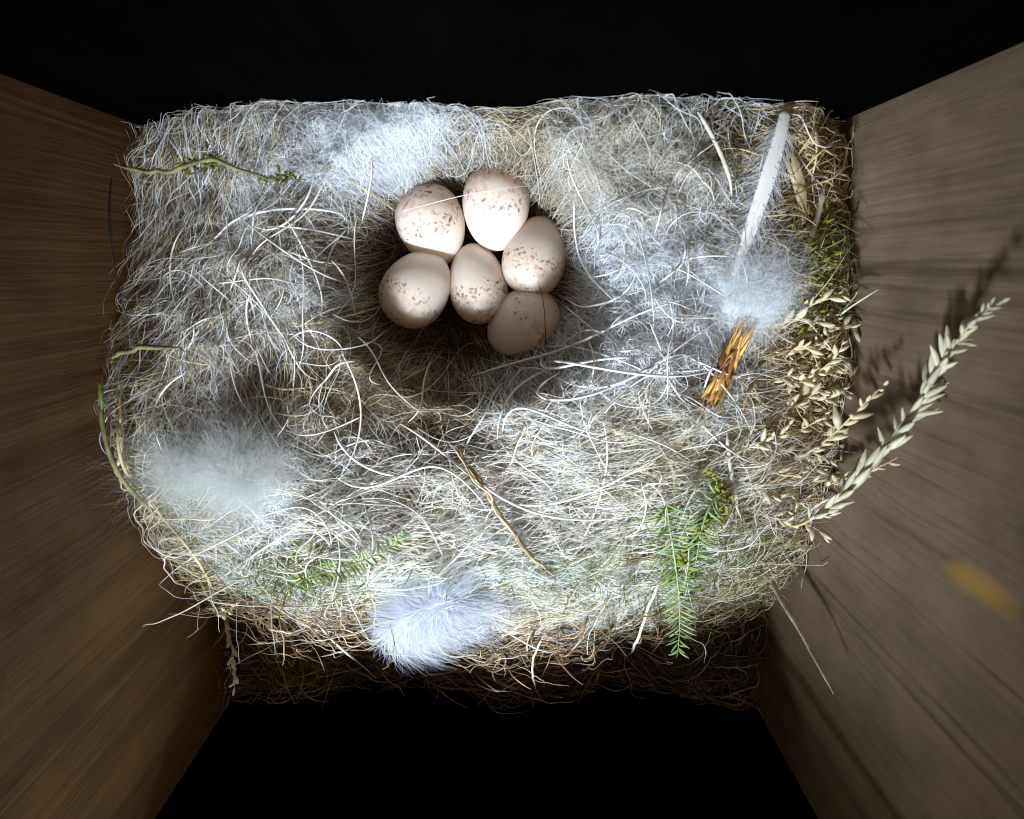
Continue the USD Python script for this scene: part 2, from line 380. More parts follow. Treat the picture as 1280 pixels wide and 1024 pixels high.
curves("grass_weave", *fibres(2600, lambda px, py, x, y: body(px, py, x, y) * (0.02 + 1.0 * blob(px, py, 870, 550, 120, 45, -10) + 0.9 * blob(px, py, 760, 745, 150, 35) + 1.0 * right(x, 0.032, 0.01) + 0.2 * right(-x, 0.047, 0.008) + 0.2 * blob(px, py, 330, 710, 120, 40)), lambda x, y: 0.2 + 0 * x, 0.5, (10 * mm, 30 * mm), 0.7, (0.3 * mm, 3.4 * mm), (0.12 * mm, 0.26 * mm), arc=1.4 * mm, locks=1.5), "straw", nest)
curves("grass_weave", *fibres(2400, lambda px, py, x, y: body(px, py, x, y) * (1 - 0.92 * blob(px, py, 530, 490, 190, 60)) * (0.05 + 0.9 * blob(px, py, 640, 610, 280, 90) + 0.8 * blob(px, py, 820, 560, 160, 80) + 0.4 * blob(px, py, 780, 690, 140, 60)), lambda x, y: 0.15 + 0 * x, 0.75, (8 * mm, 32 * mm), 1.2, (0.5 * mm, 4.0 * mm), (0.07 * mm, 0.19 * mm), arc=2.2 * mm, locks=2.0, K=13), "pale_straw", nest)
curves("grass_weave", *fibres(700, lambda px, py, x, y: body(px, py, x, y) * (0.1 + right(x, 0.030, 0.01) + blob(px, py, 700, 700, 250, 60)), anyway, 0.75, (8 * mm, 24 * mm), 0.7, (0.5 * mm, 3.0 * mm), (0.10 * mm, 0.24 * mm), arc=1.5 * mm), "brown_straw", nest)
comb = lambda x, y: 1.25 + 9.0 * (x + 0.04)
ul = lambda px, py, x, y: body(px, py, x, y) * np.clip((cupr(x, y) - 1.3) / 0.3, 0, 1) * (blob(px, py, 270, 270, 120, 170) + 0.5 * blob(px, py, 350, 400, 90, 90))
curves("combed_hair", *fibres(2400, ul, comb, 0.32, (10 * mm, 26 * mm), 0.8, (0.6 * mm, 4.2 * mm), (0.05 * mm, 0.11 * mm), arc=1.6 * mm, locks=1.4, K=12), "cream_hair", nest)
curves("combed_hair", *fibres(1100, ul, comb, 0.36, (10 * mm, 24 * mm), 0.9, (1.0 * mm, 4.8 * mm), (0.05 * mm, 0.11 * mm), arc=1.8 * mm, locks=1.4, K=12), "white_wool", nest)
curves("combed_hair", *fibres(1100, ul, comb, 0.36, (8 * mm, 20 * mm), 0.9, (0.6 * mm, 4.4 * mm), (0.05 * mm, 0.12 * mm), arc=1.8 * mm, locks=1.4, K=12), "brown_hair", nest)
fr = lambda px, py, x, y: body(px, py, x, y) * (blob(px, py, 780, 600, 165, 80, -8) + 0.5 * blob(px, py, 640, 690, 150, 60))
curves("parallel_stems", *fibres(1500, fr, lambda x, y: 0.2 + 4 * (x - 0.02), 0.22, (14 * mm, 36 * mm), 0.6, (0.8 * mm, 5.0 * mm), (0.07 * mm, 0.16 * mm), arc=1.6 * mm, locks=0.9, K=12), "pale_straw", nest)
curves("parallel_stems", *fibres(420, fr, lambda x, y: 0.25 + 4 * (x - 0.02), 0.3, (12 * mm, 30 * mm), 0.9, (0.8 * mm, 4.6 * mm), (0.07 * mm, 0.16 * mm), arc=1.6 * mm, locks=1.2, K=12), "brown_straw", nest)
curves("parallel_stems", *fibres(1000, fr, lambda x, y: 0.2 + 4 * (x - 0.02), 0.3, (12 * mm, 30 * mm), 0.9, (0.8 * mm, 5.2 * mm), (0.05 * mm, 0.12 * mm), arc=1.8 * mm, locks=1.2, K=12), "white_wool", nest)
cor = lambda px, py, x, y: blob(px, py, 370, 765, 110, 40) + 0.7 * blob(px, py, 270, 790, 40, 50) + 0.5 * blob(px, py, 760, 790, 150, 22)
curves("dangling_stems", *fibres(120, cor, lambda x, y: -0.7 + 0 * x, 0.8, (8 * mm, 22 * mm), 0.9, (2 * mm, 9 * mm), (0.08 * mm, 0.2 * mm), arc=3 * mm, locks=0.8, K=12), "pale_straw", nest)
curves("dangling_stems", *fibres(150, cor, lambda x, y: -0.7 + 0 * x, 0.9, (8 * mm, 20 * mm), 0.9, (2 * mm, 9 * mm), (0.10 * mm, 0.24 * mm), arc=3 * mm, locks=0.8, K=12), "brown_straw", nest)
curves("moss", *fibres(4200, lambda px, py, x, y: np.clip((y + 0.075) / 0.01, 0, 1) * (0.8 * right(-x, 0.045, 0.010) + 0.9 * right(x, 0.038, 0.008) + 0.9 * blob(px, py, 640, 740, 330, 32) + 0.5 * blob(px, py, 720, 680, 110, 40) + 0.3 * blob(px, py, 260, 200, 60, 60)), anyway, 1, (2 * mm, 8 * mm), 1.5, (0.1 * mm, 2.0 * mm), (0.09 * mm, 0.22 * mm), K=7, arc=1 * mm), "moss", nest)
curves("moss", *fibres(5200, lambda px, py, x, y: blob(px, py, 850, 665, 90, 65) + 0.7 * blob(px, py, 690, 700, 130, 28) + 0.45 * blob(px, py, 400, 705, 70, 26) + 0.5 * blob(px, py, 1020, 350, 25, 70) + 0.45 * blob(px, py, 380, 700, 80, 25), anyway, 1, (2 * mm, 6 * mm), 1.2, (0.8 * mm, 5.0 * mm), (0.07 * mm, 0.17 * mm), K=7, arc=1 * mm), "green_moss", nest)
curves("dry_litter", *fibres(1500, lambda px, py, x, y: np.clip((-0.060 - y) / 0.008, 0, 1), lambda x, y: 0 * x, 0.8, (8 * mm, 30 * mm), 0.8, (0.1 * mm, 5.0 * mm), (0.10 * mm, 0.35 * mm), arc=3 * mm), "debris", nest)
curves("dry_litter", *fibres(650, lambda px, py, x, y: np.clip((-0.060 - y) / 0.008, 0, 1) * (0.35 + blob(px, py, 300, 790, 120, 80)), lambda x, y: 0 * x, 0.7, (8 * mm, 28 * mm), 0.8, (1 * mm, 6.0 * mm), (0.10 * mm, 0.24 * mm), arc=3 * mm), "brown_straw", nest)

g_ = np.random.default_rng(77); fl = []
while len(fl) < 700:
    x_, y_ = g_.uniform(XL + 0.002, XR - 0.002), g_.uniform(-0.068, YB - 0.002)
    if cupr(x_, y_) < 0.6: continue
    a_ = g_.uniform(0, 6.28); c_ = np.array([x_, y_, float(h([x_], [y_])[0]) + g_.uniform(0.0008, 0.0035)]); d_ = np.array([math.cos(a_), math.sin(a_), g_.normal(0, 0.3)]) * g_.uniform(0.3, 1.3) * mm
    s_ = np.array([-math.sin(a_), math.cos(a_), g_.normal(0, 0.4)]) * g_.uniform(0.06, 0.25) * mm
    fl.append((np.array([c_ - d_, c_ - s_, c_ + d_, c_ + s_ * 0.8, c_ + [0, 0, 0.00008]]), np.array([(0, 1, 4), (1, 2, 4), (2, 3, 4), (3, 0, 4), (0, 2, 1), (0, 3, 2)])))
tag(obj("dirt_flecks", join(*fl[:450]), "debris", nest, False), kind="stuff"); tag(obj("chaff", join(*fl[450:]), "brown_straw", nest, False), kind="stuff")

# ---------------------------------------------------------------- the eggs


def make_egg(name, px, py, z, length, breadth, ang, dip, seed, label, amount, ring):
    """ang: where the blunt end points in the photograph (degrees, 90 = up); dip: how far it is tipped down."""
    n, m = 230, 320
    t = np.linspace(0, np.pi, n); c = np.cos(t)
    rad = np.sin(t) * breadth / 2 * (1 + 0.13 * c - 0.04 * (1 - c * c)) / 1.0
    a = np.arange(m) * 2 * np.pi / m
    v = np.stack([rad[:, None] * np.cos(a), rad[:, None] * np.sin(a), np.repeat((c * length / 2)[:, None], m, 1)], -1)
    g = np.random.default_rng(seed)
    u = v.reshape(-1, 3) / (length / 2)
    col = np.array([0.75, 0.625, 0.54]) * (0.95 + 0.1 * fbm(u * 3 + seed, 3, seed))[:, None]
    col = col * (1 - 0.06 * np.clip(u[:, 2:3], 0, 1) * np.array([0.2, 0.8, 1.0]))
    wash = np.clip((fbm(u * 9 + 3 * seed, 4, seed + 7) - 0.44) * 4, 0, 1) * np.exp(-((u[:, 2] - ring - 0.1) / 0.4) ** 2) * 0.6
    col = col * (1 - wash[:, None]) + np.array([0.60, 0.38, 0.29]) * wash[:, None]
    wj = 0.035 * np.stack([fbm(u * 14 + 9 * k, 3, seed + k) - 0.5 for k in range(3)], -1)
    uw = u + wj
    d = g.normal(size=(amount * 30, 3)); d /= np.linalg.norm(d, axis=1, keepdims=True)
    keep = g.random(len(d)) < 0.42 + 0.58 * np.exp(-((d[:, 2] - ring) / 0.38) ** 2)
    d = d[keep][:amount * 8]
    from scipy.spatial import cKDTree
    tree = cKDTree(uw)
    surf = np.stack([d[:, 0] * breadth / length, d[:, 1] * breadth / length, d[:, 2]], 1)
    for p in surf:
        big = g.random()
        R = 0.011 + 0.023 * big ** 3
        k = np.array(tree.query_ball_point(p, R * 2.4 + 0.03))
        if len(k) == 0: continue
        ax = g.normal(size=3); ax -= p * (ax @ p) / (p @ p); ax /= np.linalg.norm(ax)
        q = uw[k] - p; along = q @ ax
        dist = np.sqrt(np.maximum((q * q).sum(1) - along ** 2, 0) + (along / g.uniform(1.0, 3.0)) ** 2)
        w = np.clip((R - dist) / (0.6 * R) + 0.5, 0, 1)[:, None] * g.uniform(0.35, 0.95)
        tone = np.array([0.17, 0.075, 0.045]) if g.random() < 0.7 else np.array([0.42, 0.24, 0.19])
        col[k] = col[k] * (1 - w) + tone * w
    ax = np.array([math.cos(math.radians(ang)) * math.cos(math.radians(dip)), math.sin(math.radians(ang)) * math.cos(math.radians(dip)), -math.sin(math.radians(dip))])
    e1 = np.cross(ax, [0, 0, 1]); e1 /= np.linalg.norm(e1); e2 = np.cross(ax, e1)
    sp = g.uniform(0, 6.28); e1, e2 = e1 * math.cos(sp) + e2 * math.sin(sp), e2 * math.cos(sp) - e1 * math.sin(sp)
    R3 = np.stack([e1, e2, ax], 1)
    if np.linalg.det(R3) < 0: R3[:, 0] *= -1
    o = at(px, py, z=z)
    V = v.reshape(-1, 3) @ R3.T + o
    i, j = np.meshgrid(np.arange(n - 1), np.arange(m), indexing="ij"); j2 = (j + 1) % m
    f = np.stack([i * m + j, (i + 1) * m + j, (i + 1) * m + j2, i * m + j2], -1).reshape(-1, 4)
    tag(obj(name, (V, f), "shell", "/World", True, col), label, "egg")


B_ = 0.0118
make_egg("speckled_egg", 540, 283, -0.8, 0.0150, 0.0125, 105, -32, 21, "glossy white egg with a freckled top, upper left of the clutch in bright light", 190, 0.62)
make_egg("speckled_egg", 620, 261, 0.6, 0.0150, 0.0121, 88, -22, 22, "brightest white egg, topmost of the clutch against the rear lining", 170, 0.6)
make_egg("speckled_egg", 669, 320, 0.2, 0.0146, 0.0118, 255, -20, 23, "dull pinkish egg at the right edge of the clutch, between the topmost and lowest eggs", 150, 0.5)
make_egg("speckled_egg", 521, 361, 2.0, 0.0146, 0.0123, 235, -14, 24, "large half lit egg at the left edge of the clutch, yellowish on its left side", 140, 0.5)
make_egg("speckled_egg", 597, 355, -0.8, 0.0148, 0.0112, 280, -12, 25, "shaded tan egg in the middle, tucked between all the others", 190, 0.55)
make_egg("speckled_egg", 654, 405, 0.4, 0.0146, 0.0126, 35, -10, 26, "plain shaded cream egg with few spots, lowest of the clutch beside the dark hollow", 90, 0.4)

# ---------------------------------------------------------------- loose things on the nest


def wallx(px, py, x):
    """The point of the upright plane x (millimetres) seen at this place of the photograph."""
    d = ray(px, py)
    return np.array([0, 0, H]) + d * (x / 1000) / d[0]


def flat(pts, w, t, n=8):
    """A blade: half-width w, half-thickness t, lying face up along the points."""
    pts = np.asarray(pts, float); m = len(pts)
    w, t = np.broadcast_to(w, m), np.broadcast_to(t, m)
    d = np.gradient(pts, axis=0); d /= np.linalg.norm(d, axis=1, keepdims=True)
    s_ = np.cross(d, [0, 0.05, 1.0]); s_ /= np.linalg.norm(s_, axis=1, keepdims=True) + 1e-9
    u = np.cross(s_, d)
    v, f = tube(pts, 1e-4, n)
    a = np.arange(n) * 2 * np.pi / n
    v[:m * n] = (pts[:, None] + w[:, None, None] * np.cos(a)[None, :, None] * s_[:, None] + t[:, None, None] * np.sin(a)[None, :, None] * u[:, None]).reshape(-1, 3)
    return v, f


def spindle(p, d, L, w, n=6, k=7, bend=0.0, flatten=1.0):
    d = d / np.linalg.norm(d); t = np.linspace(0, 1, k)
    side = np.cross(d, [0.1, 0.2, 1]); side /= np.linalg.norm(side)
    pts = p + d * (t * L)[:, None] + side * (bend * L * t * t)[:, None]
    return flat(pts, w * np.sin(np.pi * np.clip(t * 0.93 + 0.05, 0, 1)) ** 0.8 + 1e-5, flatten * w * np.sin(np.pi * np.clip(t * 0.93 + 0.05, 0, 1)) ** 0.8 + 1e-5, n)


def stalk(name, pts, r, mat, label, cat, group=None, n=36, blade=False, wig=0.0, tip=0.25):
    p = np.array(pts); q = spline(p, n)
    if wig:
        q = q + wig * mm * (np.stack([fbm(np.stack([np.linspace(0, 7, n), 0 * np.linspace(0, 1, n) + k, 0 * np.linspace(0, 1, n) + len(used)], -1), 3, 5) for k in range(3)], -1) - 0.5)
    rr = taper(n, r * mm, 0.1, 0.35, tip) * (0.8 + 0.4 * fbm(np.stack([np.linspace(0, n * 0.6, n)] * 3, -1), 2, len(used)))
    return tag(obj(name, flat(q, rr, rr * 0.3) if blade else tube(q, rr), mat), label, cat, group)


def on(*pts): return [at(*p) for p in pts]


def seed_head(name, pts, frac, count, L, w, mat, label, stem_r=0.16, spread=38, group=None, stem_mat="straw"):
    t_, root = thing(name, label, "grass seed head", group)
    q = spline(np.array(pts), 40)
    obj("stem", tube(q, taper(40, stem_r * mm, 0.05, 0.6)), stem_mat, root)
    for i in range(count):
        u = (1 - frac) + frac * (i + 0.3 * rng.random()) / count
        k = min(38, int(u * 39)); d = q[k + 1] - q[k]; d /= np.linalg.norm(d)
        side = np.cross(d, [0, 0, 1]); side /= np.linalg.norm(side); up = np.cross(side, d)
        a = math.radians(spread * rng.uniform(0.15, 1.3)) * (1 if rng.random() < 0.5 else -1)
        a += rng.normal(0, 0.10)
        dd = d * math.cos(a) + side * math.sin(a) + up * rng.normal(0.1, 0.4)
        f = rng.uniform(0.5, 1.2) * (1.15 - 0.55 * i / count) * (0.7 + 0.3 * math.sin(math.pi * (i + 1) / (count + 1)))
        obj("spikelet", spindle(q[k], dd, L * f * mm, w * f * mm, bend=rng.normal(0, 0.14)), mat, root)
    return t_


def sprig(name, pts, pairs, L, mat, label, alt=None, droop=0.2, ang=58):
    t_, root = thing(name, label, "green sprig")
    q = spline(np.array(pts), 60)
    obj("stem", tube(q, taper(60, 0.17 * mm, 0.05, 0.7)), "needle_green" if mat != "deep_green" else "olive_stem", root)
    for i in range(pairs):
        for sd in (-1, 1):
            u = (i + 0.5 + 0.25 * rng.normal()) / pairs
            k = int(np.clip(u, 0, 0.97) * 59); d = q[min(k + 1, 59)] - q[max(k - 1, 0)]; d /= np.linalg.norm(d)
            side = np.cross(d, [0, 0, 1]); side /= np.linalg.norm(side); up = np.cross(side, d)
            a = math.radians(ang + rng.normal(0, 9))
            dd = d * math.cos(a) + sd * side * math.sin(a) + up * rng.normal(droop, 0.25)
            Ln = L * (1.0 - 0.55 * u ** 3) * rng.uniform(0.75, 1.15)
            obj("needle", spindle(q[k], dd, Ln * mm, 0.19 * mm, bend=sd * rng.normal(0.08, 0.08), flatten=0.35), alt if alt and rng.random() < 0.4 else mat, root)
    return t_


def tuft(name, center, rad, n, length, mat, label, cat, width=(0.02, 0.05), core=0.7, curl=1.2, up=0.5, drift=(0, 0, 0), seed=1, lobes=1):
    """A wad of down: lumpy cores and a cloud of fine filaments that leave them in all directions."""
    t_, root = thing(name, label, cat)
    g = np.random.default_rng(seed)
    import trimesh
    b = trimesh.creation.icosphere(3, 1.0)
    K = 9; t = np.linspace(0, 1, K); Ps, cores = [], []
    for q in range(lobes):
        sc = 1.0 if lobes == 1 else g.uniform(0.6, 0.85)
        cc = center + (0 if lobes == 1 else np.array([g.normal(0, 0.26), g.normal(0, 0.26), g.uniform(-0.2, 0.25)]) * np.array(rad) * mm)
        rd = np.array(rad) * mm * sc * g.uniform(0.8, 1.2, 3)
        v = b.vertices * (1 + 0.8 * (fbm(b.vertices * 1.8 + seed + q, 4, seed + q) - 0.5))[:, None]
        cores.append((cc + v * rd * core, b.faces))
        m = n // lobes
        d = g.normal(size=(m, 3)); d /= np.linalg.norm(d, axis=1, keepdims=True); d[:, 2] = np.abs(d[:, 2]) * up + d[:, 2] * (1 - up)
        p = cc + d * rd * core * g.uniform(0.55, 1.15, (m, 1))
        L = g.uniform(*length, m) * mm * (0.55 + 0.9 * fbm(d * 2.5 + q, 2, seed + 5))
        e = g.normal(size=(m, 3)) + 2.5 * (np.stack([fbm(d * 3 + 7 * k, 2, seed + k) for k in range(3)], -1) - 0.5) * 2; e -= d * (e * d).sum(1, keepdims=True); e /= np.linalg.norm(e, axis=1, keepdims=True)
        dirs = d * 0.8 + np.array(drift) + 0.5 * g.normal(size=(m, 3)); dirs /= np.linalg.norm(dirs, axis=1, keepdims=True)
        P = p[:, None] + L[:, None, None] * (dirs[:, None] * t[None, :, None] + curl * 0.4 * e[:, None] * (t ** 2)[None, :, None] + 0.08 * curl * np.cross(d, e)[:, None] * np.sin(t * 6)[None, :, None])
        P[..., 0] = np.clip(P[..., 0], XL + 0.0004, XR - 0.0004); P[..., 2] = np.maximum(P[..., 2], h(P[..., 0], P[..., 1]))
        Ps.append(P)
    obj("core", join(*cores), mat, root)
    P = np.concatenate(Ps)
    curves("filaments", P, g.uniform(*width, len(P))[:, None] * mm * (1 - 0.7 * t)[None], mat, root)
    return t_


def leaflets(name, spots, n, L, w, mat, label, cat, seed, lift=(0.5, 3)):
    """A clump of small moss leaves around the given places."""
    t_, root = thing(name, label, cat)
    g = np.random.default_rng(seed); ms = []
    for i in range(n):
        a = spots[g.integers(len(spots))]; p = at(a[0] + g.normal(0, a[2]), a[1] + g.normal(0, a[3]), g.uniform(*lift))
        d = g.normal(size=3); d[2] = abs(d[2]) * 0.7
        ms.append(spindle(p, d, L * g.uniform(0.6, 1.2) * mm, w * mm, n=6, k=6, bend=g.normal(0, 0.2), flatten=0.3))
    tag(obj("leaves", join(*ms), mat, root), kind="stuff")
    return t_


# down, wool and feathers
leaflets("moss_tuft", [(240, 207, 14, 3), (268, 203, 8, 3), (350, 221, 12, 2)], 90, 1.1, 0.16, "moss", "olive moss shreds clinging to the twig across the upper rim", "moss", 23, (9, 12))


def mat_of_wool(name, label, cat, cx, cy, rx, ry, rot, n, mat, lift=(0.3, 3.0), width=(0.03, 0.07), length=(3, 12)):
    """Fine matted wool that lies over a patch of the nest."""
    t_, root = thing(name, label, cat)
    curves("filaments", *fibres(n, lambda px, py, x, y: np.clip(1.6 * blob(px, py, cx, cy, rx, ry, rot) - 0.25, 0, 1), anyway, 1, (length[0] * mm, length[1] * mm), 2.4, (lift[0] * mm, lift[1] * mm), (width[0] * mm, width[1] * mm), arc=1.0 * mm, K=9), mat, root)


tuft("down_wad", at(278, 590, 6), (8.6, 8.2, 5.5), 18000, (1.5, 6.5), "hazy_down", "soft round wad of white down at the lower left of the nest", "down", width=(0.010, 0.022), curl=2.6, core=0.34, seed=3, lobes=4)
tuft("wool_tuft", at(945, 362, 5), (8.0, 5.6, 3.4), 8000, (1.0, 4.4), "down_white", "bright ragged tuft of white wool above the orange leaf strip", "wool tuft", width=(0.012, 0.03), curl=2.6, core=0.62, seed=4, lobes=4)
_, df = thing("down_feather", "fluffy bluish white down feather hanging over the front edge of the nest", "feather")
gd = np.random.default_rng(5); nd = 5200; td = np.linspace(0, 1, 14)
shaft_ = spline(np.array([at(600, 742, 5), at(560, 752, 6.5), at(520, 768, 6.5), at(500, 790, 6)]), 30)
obj("shaft", tube(shaft_, taper(30, 0.16 * mm, 0.05, 0.6)), "quill_white", df)
kd = np.clip((30 * gd.beta(1.7, 1.1, nd)).astype(int), 0, 29)
ad = np.where(gd.random(nd) < 0.5, gd.uniform(-2.9, -0.25, nd), gd.uniform(0.25, 3.4, nd)) + 0.25
Ld = (5.5 + 6.0 * (0.5 + 0.5 * np.cos(ad)) + 1.2 * np.maximum(0, -np.sin(ad))) * gd.uniform(0.45, 1.15, nd) * mm
bd = -0.9 * np.sin(ad) * gd.uniform(0.4, 1.3, nd) + gd.normal(0, 0.35, nd)
an = ad[:, None] - bd[:, None] * 0.5 + bd[:, None] * td + 0.10 * np.sin(9 * td + gd.uniform(0, 6, (nd, 1)))
Pd = np.stack([np.cumsum(np.cos(an), 1), np.cumsum(np.sin(an), 1), 0 * an], -1) * (Ld / 13)[:, None, None] + shaft_[kd][:, None] + gd.normal(0, 0.35, (nd, 1, 3)) * mm
Pd[..., 2] += gd.uniform(-2.2, 1.6, (nd, 1)) * mm * np.sin(np.pi * td * 0.6) - 3.0 * mm * (td ** 2) * np.maximum(0, -np.sin(ad))[:, None]
Pd[..., 2] = np.maximum(Pd[..., 2], h(Pd[..., 0], Pd[..., 1]) + 0.0006)
curves("barbs", Pd, gd.uniform(0.025, 0.075, nd)[:, None] * mm * (1 - 0.7 * td)[None], "feather_white", df)
mat_of_wool("wool_wisp", "loose bluish wool wisp just in front of the cup's dark hollow", "wool tuft", 665, 535, 55, 36, 0, 2200, "down_white")
mat_of_wool("wool_wisp", "pale grey woolly patch on the rim right of the eggs", "wool tuft", 815, 330, 70, 85, 10, 5200, "down_white")
tuft("fluff_scrap", at(376, 536, 2.5), (2.2, 1.0, 0.8), 260, (0.5, 1.6), "down_white", "small torn scrap of white fluff above the wad of down", "fluff", width=(0.03, 0.05), seed=8)
mat_of_wool("wool_pad", "smooth cream wool pad on the rear rim, right of the topmost egg", "wool pad", 790, 215, 90, 62, 20, 7000, "cream_wool", lift=(0.5, 3.6))
mat_of_wool("wool_pad", "smooth whitish wool pad on the rear rim, left of the topmost egg", "wool pad", 470, 188, 78, 40, -15, 5200, "down_white", lift=(0.5, 3.6))
mat_of_wool("wool_pad", "bluish wool mat with long curls on the left rim of the cup", "wool pad", 330, 385, 95, 65, -20, 4200, "down_white", width=(0.03, 0.08))
mat_of_wool("lichen_tuft", "pale sea green lichen tuft among straws on the front rim", "lichen", 695, 690, 62, 24, 0, 1300, "lichen", lift=(1.0, 4.5), width=(0.04, 0.10), length=(2, 6))
tuft("lichen_tuft", at(268, 292, 2.5), (1.8, 2.0, 1), 320, (0.8, 2), "lichen", "tiny green lichen tuft among grey hairs on the left rim", "lichen", width=(0.04, 0.09), core=0.4, curl=3, seed=12)
q_ = spline(np.array(on((982, 140, 6.5), (964, 210, 6.5), (944, 270, 6), (918, 345, 4))), 40)
_, quill = thing("feather_quill", "broad white feather quill slanting down the upper right rim", "feather quill")
obj("shaft", flat(q_, np.interp(np.linspace(0, 1, 40), [0, 0.35, 0.7, 1], [0.75, 1.15, 1.0, 0.4]) * mm, 0.3 * mm, 12), "quill_white", quill)
t9 = np.linspace(0, 1, 8); n9 = 900; u9 = rng.integers(2, 39, n9); sd9 = rng.choice([-1, 1], n9)[:, None, None]
dd9 = q_[np.minimum(u9 + 1, 39)] - q_[u9 - 1]; dd9 /= np.linalg.norm(dd9, axis=1, keepdims=True); ss9 = np.cross(dd9, [0, 0, 1])
P9 = q_[u9][:, None] + (dd9[:, None] * 0.9 + sd9 * ss9[:, None] * 0.7 + 0.25 * rng.normal(size=(n9, 1, 3))) * (rng.uniform(1, 4.5, n9) * mm)[:, None, None] * t9[None, :, None] - np.array([0, 0, 1]) * (1.2 * mm * t9 ** 2)[None, :, None]
curves("barbs", P9, np.broadcast_to(0.04 * mm * (1 - 0.6 * t9), (n9, 8)), "white_wool", quill)
mat_of_wool("feather_strip", "wide bluish white feather strip on the upper left rim", "feather", 325, 270, 20, 75, 24, 3800, "down_white", lift=(1.5, 4.0), width=(0.025, 0.05), length=(3, 9))
_, ol = thing("orange_leaf_strip", "torn orange brown leaf strip below the bright wool tuft", "leaf strip")
for k in range(30):
    o_, e_ = rng.normal(0, 9), rng.normal(0, 10)
    a_, b_ = sorted((rng.uniform(-0.05, 0.3), rng.uniform(0.7, 1.05)))
    pts_ = [at(934 - 52 * u + o_ + (e_ - o_) * u, 402 + 122 * u + 3 * math.sin(5 * u + k), 6.8 - 1.2 * u + rng.normal(0, 0.5)) for u in np.linspace(a_, b_, 5)]
    obj("strand", flat(spline(np.array(pts_), 20), taper(20, rng.uniform(0.14, 0.44) * mm, 0.2, 0.3, 0.2), 0.07 * mm), "orange_leaf" if k % 3 else "dark_orange", ol)

# sprigs and moss
sprig("needle_sprig", on((832, 626, 6.5), (842, 690, 8), (849, 750, 9.5), (846, 822, 14)), 30, 4.0, "needle_green", "bright green needled sprig hanging over the front edge at lower right", alt="leaf_green")
sprig("needle_sprig", on((368, 732, 5.5), (430, 708, 7), (470, 694, 8), (510, 662, 8.5)), 26, 2.5, "deep_green", "dark green needled sprig lying above the fluffy down feather", alt="leaf_green")
sprig("needle_sprig", on((900, 612, 6), (884, 640, 7), (872, 690, 7), (862, 725, 6)), 20, 3.0, "needle_green", "short feathery green sprig beside the yellow moss strand")
sprig("needle_sprig", on((800, 640, 4), (815, 680, 5), (822, 720, 5)), 12, 2.8, "needle_green", "small half buried green sprig left of the hanging one")
leaflets("moss_strand", [(880 + 26 * math.sin(k * 0.5), 590 + 11 * k, 4, 4) for k in range(12)], 170, 1.2, 0.24, "bright_moss", "thin yellow green moss strand curling down beside the hanging sprig", "moss", 13, (5.5, 7.5))
leaflets("moss_clump", [(1020, 300, 9, 20), (1028, 350, 12, 22), (1005, 385, 12, 18)], 460, 1.4, 0.22, "bright_moss", "olive yellow moss clump against the right wall", "moss", 14, (2, 5))
leaflets("moss_clump", [(170, 240, 5, 30), (165, 320, 5, 40), (178, 430, 6, 30)], 220, 1.3, 0.25, "moss", "dark olive moss edging along the left wall", "moss", 15)
leaflets("moss_clump", [(898, 262, 8, 7)], 50, 1.2, 0.22, "leaf_green", "small green moss tuft left of the broad quill", "moss", 16)


def leaf(px, py, lift, L, w, ang, mat, label):
    p = at(px, py, lift); a = math.radians(ang); d = np.array([math.cos(a), math.sin(a), 0.15])
    t = np.linspace(0, 1, 16)
    q = p + d * ((t - 0.5) * L * mm)[:, None] + np.array([0, 0, 1]) * (0.25 * L * mm * np.sin(np.pi * t))[:, None]
    tag(obj("small_leaf", flat(q, w * mm * np.sin(np.pi * (0.04 + 0.92 * t)) ** 0.7, 0.08 * mm, 10), mat), label, "leaf")


leaf(735, 795, 3, 4.6, 1.7, 60, "dull_green", "dull dark green round leaf in the gap under the front edge")
leaf(576, 545, 2, 2.0, 0.5, 120, "brown_straw", "tiny brown leaf fragment at the top of the broken straw")
leaf(975, 614, 4, 2.4, 0.7, 70, "leaf_green", "small fresh green leaf among seed husks at lower right")
leaf(1022, 575, 4, 2.0, 0.6, 20, "leaf_green", "tiny green leaf under the long pale seed head")
leaf(500, 675, 5, 2.4, 0.45, 20, "leaf_green", "narrow bright green leaf at the tip of the dark sprig")
leaf(318, 718, 3, 4.2, 0.8, -12, "pale_straw", "curled pinkish dry leaf flake on the lower left edge")

# grass seed heads
seed_head("grass_seed_head", [at(985, 652, 4), wallx(1080, 592, 46), wallx(1130, 530, 48.5), wallx(1195, 428, 49), wallx(1256, 376, 47)], 0.78, 120, 4.1, 0.44, "green_seed", "long pale green grass seed head leaning up the right wall", 0.2, 15)
seed_head("grass_seed_head", [at(990, 575, 4), wallx(1050, 535, 47), wallx(1085, 500, 48), wallx(1112, 476, 48.5)], 0.75, 16, 3.1, 0.55, "seed", "plump straw coloured seed head below the long pale one's tip")
seed_head("grass_seed_head", [at(975, 505, 3), at(1015, 470, 5), wallx(1045, 445, 48), wallx(1054, 425, 48)], 0.8, 12, 2.9, 0.55, "seed", "short curved seed head with fat husks at the right edge")
seed_head("grass_seed_head", [at(955, 530, 3), at(1000, 500, 5), wallx(1045, 487, 47.5), wallx(1066, 492, 48.5)], 0.85, 14, 2.7, 0.5, "seed", "bushy seed head lying level beneath the short curved one")
seed_head("grass_seed_head", [at(960, 410, 3), at(1000, 398, 5), wallx(1035, 396, 47.5), wallx(1052, 404, 48.5)], 0.8, 12, 2.4, 0.5, "seed", "small tan seed head just below the yellow moss clump")
seed_head("grass_seed_head", [at(950, 668, 4), at(990, 655, 7), wallx(1022, 662, 46), wallx(1040, 676, 48)], 0.6, 6, 2.6, 0.5, "seed", "sparse seed head with a few husks under the long one's stem", spread=50)
